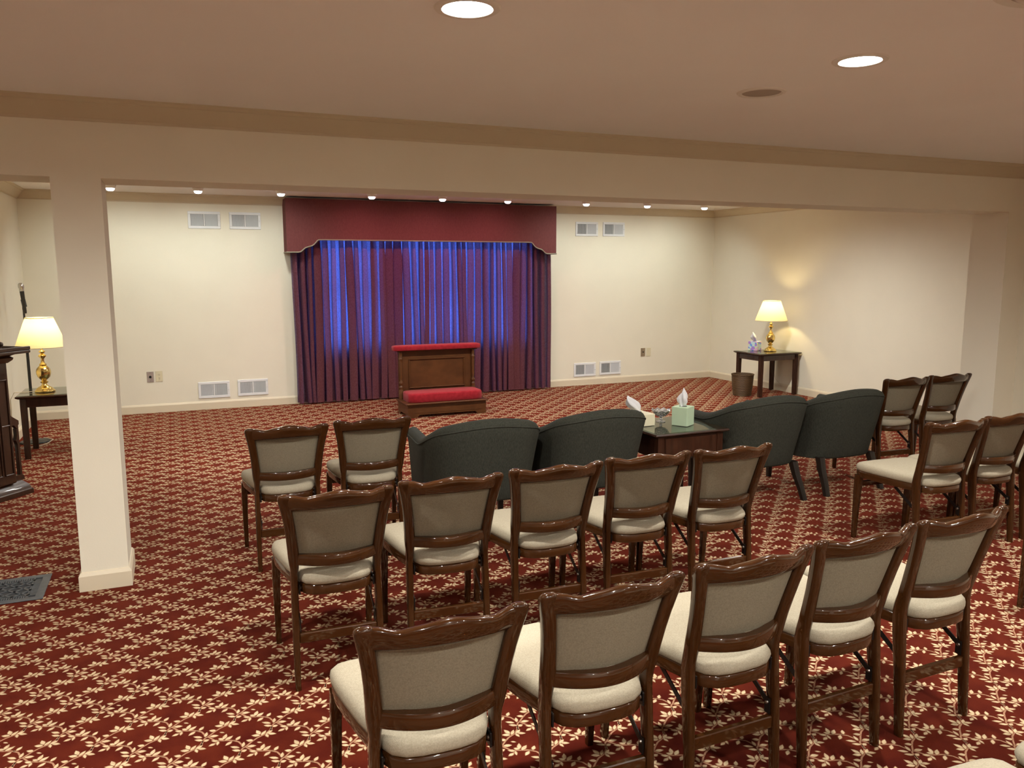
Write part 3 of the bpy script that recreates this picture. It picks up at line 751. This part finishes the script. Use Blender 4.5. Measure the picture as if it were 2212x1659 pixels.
t = thing('crystal_dish', 'small cut crystal footed candy dish on the table between armchairs', 'dish', (3.085, 4.655, .556))
n = 36
def dring(r, z, amp): return [(r * (1 + amp * math.cos(9 * 2 * PI * i / n)) * math.cos(2 * PI * i / n), r * (1 + amp * math.cos(9 * 2 * PI * i / n)) * math.sin(2 * PI * i / n), z + amp * .1 * math.cos(9 * 2 * PI * i / n)) for i in range(n)]
MB().loft([dring(.010, .034, 0), dring(.032, .042, .01), (dring(.052, .060, .03)), dring(.066, .082, .06), dring(.064, .085, .06), dring(.048, .064, .03), dring(.02, .048, .01), dring(.002, .046, 0)]).build('bowl', M['crystal'], t, smooth=30)
MB().lathe([(.0001, 0), (.032, 0), (.031, .004), (.014, .008), (.008, .016), (.012, .022), (.007, .030), (.012, .036)], 18).build('foot', M['crystal'], t, smooth=30)

t = thing('wastebasket', 'round woven brown wicker wastebasket on the carpet before the right table', 'basket', (6.69, 8.255, 0))
mb = MB(); n = 44; rs = []
for k in range(23):
    f = k / 22; r = .110 + .026 * f + .004 * math.sin(f * PI)
    rs.append([((r + .0030 * (1 if (i + k) % 2 else -1)) * math.cos(2 * PI * i / n), (r + .0030 * (1 if (i + k) % 2 else -1)) * math.sin(2 * PI * i / n), .004 + .268 * f) for i in range(n)])
rs2 = rs + [[(p[0] * .95, p[1] * .95, p[2]) for p in rs[-1]], [(p[0] * .95, p[1] * .95, p[2] + .01) for p in rs[0]]]
mb.loft(rs2); mb.build('basket_body', M['wicker'], t, smooth=70)
rim = MB()
for off in (0, .5):
    rim.tube([((.136 + .003 * math.cos(16 * a + off * 2 * PI)) * math.cos(a), (.136 + .003 * math.cos(16 * a + off * 2 * PI)) * math.sin(a), .272 + .004 * math.sin(16 * a + off * 2 * PI)) for a in [2 * PI * i / 90 for i in range(91)]], .006, 6)
rim.build('rim', M['wicker'], t, smooth=70)

# ------------------------------------------------------------------ kneeler
t = thing('kneeler', 'wooden prayer kneeler with red velvet armrest and cushion before the curtain', 'kneeler', (2.76, 8.60, 0))
hw = .455
b = MB()
def bracket(w, h=.145, fl=.10, cut=.032):
    return [(-w, 0), (-w + fl, 0), (-w + fl + .03, cut), (w - fl - .03, cut), (w - fl, 0), (w, 0), (w, h), (-w, h)]
b.prism(bracket(hw), -.22, -.20); b.prism(bracket(hw), .17, .19)
for sx in (-1, 1):
    pr = [(y * 1.0, z) for y, z in [(-.20, 0), (-.14, 0), (-.11, .032), (.08, .032), (.11, 0), (.17, 0), (.17, .145), (-.20, .145)]]
    b.prism(pr, sx * hw - (.02 if sx > 0 else 0), sx * hw + (.02 if sx < 0 else 0), axis='x')
b.build('base', M['kneelwood'], t, smooth=20)
MB().box(-hw - .022, hw + .022, -.245, .19, .145, .163, b=.006).build('base_top', M['kneelwood'], t)
ln = MB()
for zz in (.052, .112): ln.box(-hw + .06, hw - .06, -.2225, -.2195, zz, zz + .005, b=0)
ln.build('base_moulding', M['kneelwood'], t)
def pad(x0, x1, y0, y1, z0, z1, r):
    rs = []
    for k, (ins, z) in enumerate(((.004, z0), (0, z0 + .006), (0, z1 - r), (r * .35, z1 - r * .3), (r, z1), (r * 2.5, z1 + .004))):
        cxp, cyp = (x0 + x1) / 2, (y0 + y1) / 2
        rs.append(rrect(cxp, cyp, z, (x1 - x0) / 2 - ins, (y1 - y0) / 2 - ins, 40, 9))
    return MB().loft(rs)
pad(-.43, .43, -.205, .125, .163, .262, .016).build('knee_cushion', M['velvet'], t, smooth=60)
pn = MB(); pn.box(-hw + .005, hw - .005, .150, .185, .163, .705, b=.003); pn.build('back_board', M['kneelwood'], t)
fm = MB()
x0, x1, z0, z1 = -.335, .335, .275, .615
for q in ((x0, x1, z0, z0 + .016), (x0, x1, z1 - .016, z1), (x0, x0 + .016, z0 + .016, z1 - .016), (x1 - .016, x1, z0 + .016, z1 - .016)):
    fm.box(q[0], q[1], .136, .152, q[2], q[3], b=.005)
fm.build('panel_moulding', M['kneelwood'], t)
for sx in (-1, 1):
    MB().lathe([(.0001, .163), (.026, .163), (.026, .26), (.020, .275), (.024, .288), (.024, .30), (.015, .315), (.023, .335), (.024, .35), (.014, .368), (.0155, .39), (.020, .58), (.018, .60), (.024, .61), (.024, .622), (.016, .632), (.020, .66), (.020, .70), (.0001, .70)], 20, c=(sx * (hw - .025), .135, 0)).build('turned_post', M['kneelwood'], t, smooth=50)
MB().box(-hw - .02, hw + .02, .095, .215, .700, .712, b=.004).build('armrest_board', M['kneelwood'], t)
pad(-.515, .515, .075, .235, .712, .764, .014).build('armrest_pad', M['velvet'], t, smooth=60)

# ------------------------------------------------------------------ lectern (mostly outside the left edge)
ang = math.atan2(.777, .63); ex, ey = math.cos(ang), math.sin(ang)
corner = Vector((-1.004, 6.618)); c0 = corner - Vector((ex, ey)) * .31 + Vector((-ey, ex)) * .17
t = thing('lectern', 'dark carved wooden lectern cut off by the left edge', 'lectern', (c0.x, c0.y, 0), ang)
b = MB()
def rr(hx, hy, z): return [(-hx, -hy, z), (hx, -hy, z), (hx, hy, z), (-hx, hy, z)]
b.loft([rr(.31, .17, 0), rr(.31, .17, .034), rr(.302, .162, .040), rr(.298, .158, .055), rr(.288, .148, .075), rr(.272, .132, .092), rr(.262, .122, .102), rr(.252, .112, .104)])
b.build('plinth', M['dark'], t, smooth=25)
MB().box(-.19, .19, -.160, .010, .104, 1.00, b=.006).build('pillar', M['dark'], t)
pp = MB()
for cxp in (-.135, -.045, .045, .135):
    for q in ((cxp - .038, cxp - .030, .17, .85), (cxp + .030, cxp + .038, .17, .85)): pp.box(q[0], q[1], -.168, -.159, q[2], q[3], b=.002)
    for zz in (.17, .52, .842): pp.box(cxp - .038, cxp + .038, -.168, -.159, zz, zz + .008, b=.002)
pp.build('pillar_moulding', M['dark'], t)
for sx in (-1, 1):
    w = MB()
    top = [(.115, .80), (.13, .79), (.147, .765), (.152, .745), (.145, .72), (.143, .66), (.150, .61), (.170, .575), (.200, .555), (.232, .535), (.232, .51), (.224, .50), (.224, .47), (.205, .485), (.19, .505), (.172, .508), (.155, .495), (.150, .47), (.150, .44), (.135, .43), (.115, .43)]
    w.prism([(sx * (.185 + (x - .115) * .90), z) for x, z in top], -.108, -.076)
    w.prism([(sx * (.185 + (x - .115) * .90), z) for x, z in [(.205, .48), (.224, .47), (.224, .14), (.206, .14), (.206, .36), (.198, .385), (.192, .395), (.198, .405), (.205, .43)]], -.108, -.076)
    w.prism([(sx * (.185 + (x - .115) * .90), z) for x, z in [(.115, .43), (.150, .43), (.152, .41), (.160, .395), (.152, .38), (.150, .35), (.150, .14), (.115, .14)]], -.108, -.076)
    w.prism([(sx * (.185 + (x - .115) * .90), z) for x, z in [(.115, .10), (.24, .10), (.24, .125), (.224, .14), (.115, .14)]], -.110, -.074)
    w.build('fretwork_wing', M['dark'], t, smooth=20)
MB().loft([[(x, y - .075, z) for x, y, z in r] for r in (rr(.195, .09, .965), rr(.218, .11, .985), rr(.222, .115, 1.0), rr(.205, .10, 1.012), rr(.235, .14, 1.03))]).build('capital', M['dark'], t, smooth=20)
dk = MB(); dk.box(-.305, .305, -.26, .12, 1.03, 1.052, b=.005)
dk.box(-.305, .305, -.26, -.245, 1.052, 1.078, b=.004); dk.box(-.305, -.29, -.245, .12, 1.052, 1.072, b=.003); dk.box(.29, .305, -.245, .12, 1.052, 1.072, b=.003)
dk.build('desk', M['dark'], t)
MB().lathe([(.0001, 1.05), (.012, 1.05), (.010, 1.062), (.008, 1.07), (.018, 1.078), (.021, 1.09), (.017, 1.103), (.0001, 1.11)], 16, c=(.225, -.075, 0)).build('finial', M['dark'], t)

# ------------------------------------------------------------------ microphone stand, microphone, cable
t = thing('microphone_stand', 'black microphone stand with round base behind the left lamp', 'microphone stand', (-1.262, 8.62, 0))
MB().lathe([(.0001, 0), (.125, 0), (.128, .006), (.122, .014), (.05, .020), (.022, .028), (.018, .045), (.0001, .046)], 40).build('base', M['black'], t, smooth=40)
MB().lathe([(.0001, .03), (.013, .03), (.013, .88), (.019, .885), (.019, .945), (.014, .95), (.009, .952), (.009, 1.27), (.0001, 1.27)], 16).build('pole', M['black'], t)
clip = MB(); clip.tube([(0, 0, 1.25), (.002, 0, 1.285), (.008, -.004, 1.31)], [.011, .012, .014], 10); clip.tube([(.012, -.006, 1.275), (.002, -.006, 1.345)], .020, 12)
clip.build('clip', M['black'], t)
mt = thing('microphone', 'black microphone with silver mesh head clipped on the stand', 'microphone', (-1.262 + .016, 8.62 - .030, 1.215))
axm = Vector((-.018, 0, .275)).normalized()
def along(prof, n=18):
    q = Vector((0, 0, 1)).rotation_difference(axm); mb = MB(); rs = []
    for r, z in prof: rs.append([tuple(q @ Vector((r * math.cos(2 * PI * i / n), r * math.sin(2 * PI * i / n), z))) for i in range(n)])
    return mb.loft(rs)
along([(.0001, 0), (.012, .002), (.014, .02), (.0175, .15), (.0185, .205), (.0001, .206)]).build('handle', M['black'], mt)
along([(.0190, .206), (.0215, .214), (.0215, .222), (.019, .224)]).build('collar', M['chrome'], mt)
along([(.019, .224), (.0245, .236), (.0265, .252), (.024, .268), (.016, .279), (.0001, .283)]).build('head_mesh', M['chrome'], mt, smooth=60)
tag(MB().tube([(-1.40, 8.42, .004), (-1.33, 8.36, .004), (-1.22, 8.38, .004), (-1.15, 8.47, .004), (-1.125, 8.52, .014), (-1.11, 8.60, .018), (-1.14, 8.66, .019), (-1.20, 8.70, .024)], .004, 6).build('cable', M['cord'], None), 'thin pale cable curling on the carpet over the microphone stand base', 'cable')

# ------------------------------------------------------------------ wall registers
def make_vent(label, xc, zc, w, h, grp):
    t = thing('wall_vent', label, 'vent', (xc, D, zc), 0, grp)
    fx, fz = w / 2 - .030, h / 2 - .030
    f = MB()
    for q in ((-w / 2, w / 2, -h / 2, -fz), (-w / 2, w / 2, fz, h / 2), (-w / 2, -fx, -fz, fz), (fx, w / 2, -fz, fz), (-.007, .007, -fz, fz)):
        f.box(q[0], q[1], -.012, -.001, q[2], q[3], b=.003)
    f.build('frame', M['white'], t)
    MB().box(-fx, fx, -.003, -.0012, -fz, fz, b=0).build('duct_shade', M['void'], t, smooth=0)  # flat dark sheet painted as the shade behind the louvers
    for sx in (-1, 1):
        l = MB(); n = 11; a0, a1 = (.009, fx - .002)
        for i in range(n):
            xx = sx * (a0 + (a1 - a0) * (i + .5) / n); dx = -.0052 * sx
            l.add([(xx - dx - .0008, -.0115, -fz), (xx - dx + .0008, -.0115, -fz), (xx + dx + .0008, -.0035, -fz), (xx + dx - .0008, -.0035, -fz), (xx - dx - .0008, -.0115, fz), (xx - dx + .0008, -.0115, fz), (xx + dx + .0008, -.0035, fz), (xx + dx - .0008, -.0035, fz)],
                  [(0, 1, 2, 3), (7, 6, 5, 4), (0, 4, 5, 1), (1, 5, 6, 2), (2, 6, 7, 3), (3, 7, 4, 0)])
        l.build('louvers', M['louver'], t, smooth=0)
    lv = MB(); lv.box(fx + .010, fx + .013, -.0125, -.0115, -.030, .030, b=0); lv.box(fx + .010, fx + .020, -.020, -.012, -.004, .004, b=.001)
    lv.build('lever', M['louver'], t)
    return t
VG = 'white wall registers'
VT = [(.396, 2.172, 'upper left white vent on the back wall, left of the curtain'), (.838, 2.172, 'upper white vent nearest the curtain on its left'),
      (.404, .226, 'lower left white vent just above the baseboard, left of the curtain'), (.838, .230, 'lower white vent nearest the curtain on its left'),
      (5.297, 2.155, 'upper white vent nearest the curtain on its right'), (5.720, 2.158, 'upper right white vent on the back wall, farther from the curtain'),
      (5.289, .218, 'lower white vent nearest the curtain on its right, left half dark'), (5.695, .224, 'lower right white vent above the baseboard, farther from the curtain')]
for x, z, lab in VT: make_vent(lab, x, z, .345, .192, VG)

def wall_plate(name, label, xc, zc, kind):
    t = thing(name, label, 'outlet' if kind == 'duplex' else 'wall plate', (xc, D, zc))
    pm = {'duplex': 'plate', 'jack': 'steelplate', 'knob': 'bronzeplate', 'switch': 'plate'}[kind]
    MB().box(-.036, .036, -.006, -.001, -.059, .059, b=.002).build('cover', M[pm], t)
    if kind == 'duplex':
        for zz in (-.021, .021):
            s = MB().loft([[(p[0], y, p[1] + zz) for p in [(.016 * math.cos(a) , max(-.0135, min(.0135, .0175 * math.sin(a)))) for a in [2 * PI * i / 20 for i in range(20)]]] for y in (-.006, -.0085)]).build('socket', M['plate'], t)
            sl = MB()
            for xx in (-.006, .006): sl.box(xx - .001, xx + .001, -.0095, -.0084, zz - .002, zz + .006, b=0)
            sl.box(-.002, .002, -.0095, -.0084, zz - .010, zz - .006, b=0); sl.build('slots', M['black'], s)
    elif kind == 'jack':
        j = MB().lathe([(.0001, 0), (.0135, 0), (.0135, .008), (.011, .009), (.011, .004), (.0001, .004)], 20).build('jack', M['black'], t); j.location = (0, -.006, 0); j.rotation_euler = (PI / 2, 0, 0)
        for zz in (-.046, .046):
            s = MB().lathe([(.0001, 0), (.0035, 0), (.003, .0018), (.0001, .002)], 10).build('screw', M['rivet'], t); s.location = (0, -.006, zz); s.rotation_euler = (PI / 2, 0, 0)
    elif kind == 'knob':
        j = MB().lathe([(.0001, 0), (.009, 0), (.008, .012), (.0001, .013)], 16).build('jack', M['black'], t); j.location = (0, -.006, .002); j.rotation_euler = (PI / 2, 0, 0)
    else:
        MB().box(-.016, .016, -.0085, -.006, -.033, .033, b=.001).build('insert', M['plate'], t)
        MB().box(-.008, .008, -.010, -.0085, -.012, .012, b=.001).build('rocker', M['plate'], t)
wall_plate('wall_plate', 'grey metal wall plate with round black jack left of the curtain', -.268, .413, 'jack')
wall_plate('wall_outlet', 'cream double outlet next to the metal plate left of the curtain', -.175, .416, 'duplex')
wall_plate('wall_plate', 'brownish metal wall plate with small black jack right of the curtain', 6.235, .424, 'knob')
wall_plate('wall_plate', 'cream wall plate beside the brownish metal one right of the curtain', 6.330, .424, 'switch')

# ------------------------------------------------------------------ ceiling fittings
def downlight(label, x, y, lit=True):
    t = thing('downlight', label, 'ceiling light', (x, y, ZF), 0, 'recessed downlights of the front room')
    MB().lathe([(.076, -.002), (.080, -.006), (.100, -.005), (.104, -.001), (.104, 0), (.076, 0)], 40, cap=False).build('trim_ring', M['ringwhite'], t)
    MB().lathe([(.0001, -.0105), (.03, -.010), (.06, -.007), (.076, -.002), (.076, -.001), (.0001, -.001)], 36).build('lens', M['lens'], t, smooth=60)
    spot_light('downlight_beam', t, (0, 0, -.016), P_DOWN, C_DOWN, math.radians(168), 1.0, .06)
downlight('bright round downlight at the top edge of the photo', .891, 2.458)
downlight('bright round downlight in the ceiling on the right', 2.505, 2.469)
for lx, ly in ((4.12, 2.46), (-.72, 2.46), (.891, -.15), (2.505, -.15), (4.12, -.15), (-.72, -.15), (.891, -2.2), (2.505, -2.2)):  # added downlights out of view, placed to raise the room's brightness
    t = thing('downlight', 'added unseen downlight outside the frame, brightening the front room', 'ceiling light', (lx, ly, ZF), 0, 'recessed downlights of the front room')
    MB().lathe([(.076, -.002), (.080, -.006), (.100, -.005), (.104, -.001), (.104, 0), (.076, 0)], 32, cap=False).build('trim_ring', M['ringwhite'], t)
    MB().lathe([(.0001, -.0105), (.03, -.010), (.06, -.007), (.076, -.002), (.076, -.001), (.0001, -.001)], 32).build('lens', M['lens'], t, smooth=60)
    spot_light('downlight_beam', t, (0, 0, -.016), P_DOWN, C_DOWN, math.radians(168), 1.0, .06)

for lx, ly in ((.3, 7.0), (2.1, 7.0), (3.9, 7.0), (5.7, 7.0)):  # unseen downlights added to brighten the back carpet and walls
    t = thing('downlight', 'added unseen downlight above the beam, brightening the back room', 'ceiling light', (lx, ly, ZK), 0, 'added downlights of the back room')
    MB().lathe([(.076, -.002), (.080, -.006), (.100, -.005), (.104, -.001), (.104, 0), (.076, 0)], 32, cap=False).build('trim_ring', M['ringwhite'], t)
    MB().lathe([(.0001, -.0105), (.03, -.010), (.06, -.007), (.076, -.002), (.076, -.001), (.0001, -.001)], 32).build('lens', M['lens'], t, smooth=60)
    spot_light('downlight_beam', t, (0, 0, -.016), P_BACK, C_DOWN, math.radians(168), .9, .06)

t = thing('ceiling_speaker', 'round unlit ceiling speaker below the right downlight', 'speaker', (2.53, 3.066, ZF))
MB().lathe([(.086, -.003), (.092, -.008), (.106, -.006), (.110, -.001), (.110, 0), (.086, 0)], 40, cap=False).build('trim_ring', M['ringwhite'], t)
MB().lathe([(.0001, -.014), (.04, -.012), (.086, -.003), (.086, -.001), (.0001, -.001)], 36).build('grille', M['grillebrown'], t, smooth=60)
t = thing('ceiling_diffuser', 'round ceiling air diffuser at the top right corner of the photo', 'vent', (2.40, 1.545, ZF))
MB().lathe([(.20, -.004), (.205, -.012), (.245, -.010), (.252, -.001), (.252, 0), (.20, 0)], 48, cap=False).build('rim', M['ringwhite'], t)
MB().lathe([(.0001, -.002), (.2, -.002), (.2, -.001), (.0001, -.001)], 40).build('duct_shade', M['void'], t)  # dark disc painted as the shade up inside the diffuser
for r in (.17, .12, .07):
    MB().lathe([(r, -.004), (r + .022, -.018), (r + .024, -.016), (r + .004, -.003)], 40, cap=False).build('cone', M['ringwhite'], t)

EY = [(-.49, 0), (.315, 0), (1.135, 0), (2.11, 1), (2.93, 1), (3.74, 1), (4.79, 0), (5.67, 0), (6.55, 0)]
EL = ['eyeball spotlight beside the column, leftmost of the row over the back wall', 'white eyeball spotlight above the upper left vent', 'white eyeball spotlight at the left end of the valance',
      'pink eyeball spotlight over the valance, left of the three pink ones', 'pink eyeball spotlight over the middle of the valance', 'pink eyeball spotlight over the valance, right of the three pink ones',
      'white eyeball spotlight above the right upper vents, nearest the valance', 'white eyeball spotlight second from the right end of the row', 'rightmost white eyeball spotlight near the right wall corner']
for (ex_, pk), lab in zip(EY, EL):
    yy = 8.98
    t = thing('eyeball_spotlight', lab, 'spotlight', (ex_, yy, ZK), 0, 'eyeball spotlights along the back wall')
    MB().lathe([(.055, -.001), (.058, -.007), (.074, -.005), (.077, -.001), (.077, 0), (.055, 0)], 28, cap=False).build('trim_ring', M['ringwhite'], t)
    MB().lathe([(.055, -.002), (.054, -.018), (.046, -.036), (.041, -.044), (.036, -.044), (.040, -.03), (.046, -.004)], 26, cap=False).build('eyeball', M['ringwhite'], t, smooth=60)
    MB().lathe([(.038, -.030), (.039, -.046), (.034, -.058), (.022, -.066), (.0001, -.069)], 24).build('bulb', M['bulbp'] if pk else M['bulbw'], t, smooth=60)
    tilt = math.radians(24)
    spot_light('spot_beam', t, (0, 0, -.075), P_PINK if pk else P_SPOT, C_PINK if pk else C_SPOT, math.radians(150), .9, .03, (tilt, 0, 0))

# ------------------------------------------------------------------ floor grille
t = thing('floor_grille', 'grey cast iron floor register with pierced pattern left of the column', 'grille', (-.845, 4.555, 0))
hx, hy = .178, .178
f = MB()
for q in ((-hx, hx, -hy, -hy + .038), (-hx, hx, hy - .038, hy), (-hx, -hx + .038, -hy + .038, hy - .038), (hx - .038, hx, -hy + .038, hy - .038)):
    f.box(q[0], q[1], q[2], q[3], .001, .0065, b=.0015)
f.build('frame', M['iron'], t)
MB().box(-hx + .03, hx - .03, -hy + .03, hy - .03, .0008, .0016, b=0).build('duct_shade', M['void'], t, smooth=0)  # dark plate whose colour stands for the shade below the bars
g = MB(); ir = hx - .038
def gbar(x0, y0, x1, y1, w=.0042):
    d = Vector((x1 - x0, y1 - y0)).normalized(); n_ = Vector((-d.y, d.x)) * w
    pts = [(x0 - n_.x, y0 - n_.y), (x1 - n_.x, y1 - n_.y), (x1 + n_.x, y1 + n_.y), (x0 + n_.x, y0 + n_.y)]
    g.add([(a, b_, .002) for a, b_ in pts] + [(a, b_, .0058) for a, b_ in pts], [(3, 2, 1, 0), (4, 5, 6, 7)] + [(i, (i + 1) % 4, (i + 1) % 4 + 4, i + 4) for i in range(4)])
m = .105
for s_ in (-1, 1):
    gbar(s_ * m, -ir, s_ * m, ir); gbar(-ir, s_ * m, ir, s_ * m)
k = 6; st = 2 * m / k
for i in range(k):
    for j in range(k):
        x, y = -m + st * i, -m + st * j
        if (i + j) % 2 == 0: gbar(x, y, x + st, y + st)
        else: gbar(x, y + st, x + st, y)
for i in range(0, k + 1, 2):
    for j in range(0, k + 1, 2):
        x, y = -m + st * i, -m + st * j
        g.lathe([(.0001, .002), (.009, .002), (.009, .0058), (.0001, .0058)], 8, c=(x, y, 0))
nb = 20
for i in range(nb):
    p = -m + 2 * m * (i + .5) / nb
    for s_ in (-1, 1):
        gbar(p, s_ * m, p, s_ * ir, .0028); gbar(s_ * m, p, s_ * ir, p, .0028)
g.build('pierced_pattern', M['iron'], t, smooth=0)
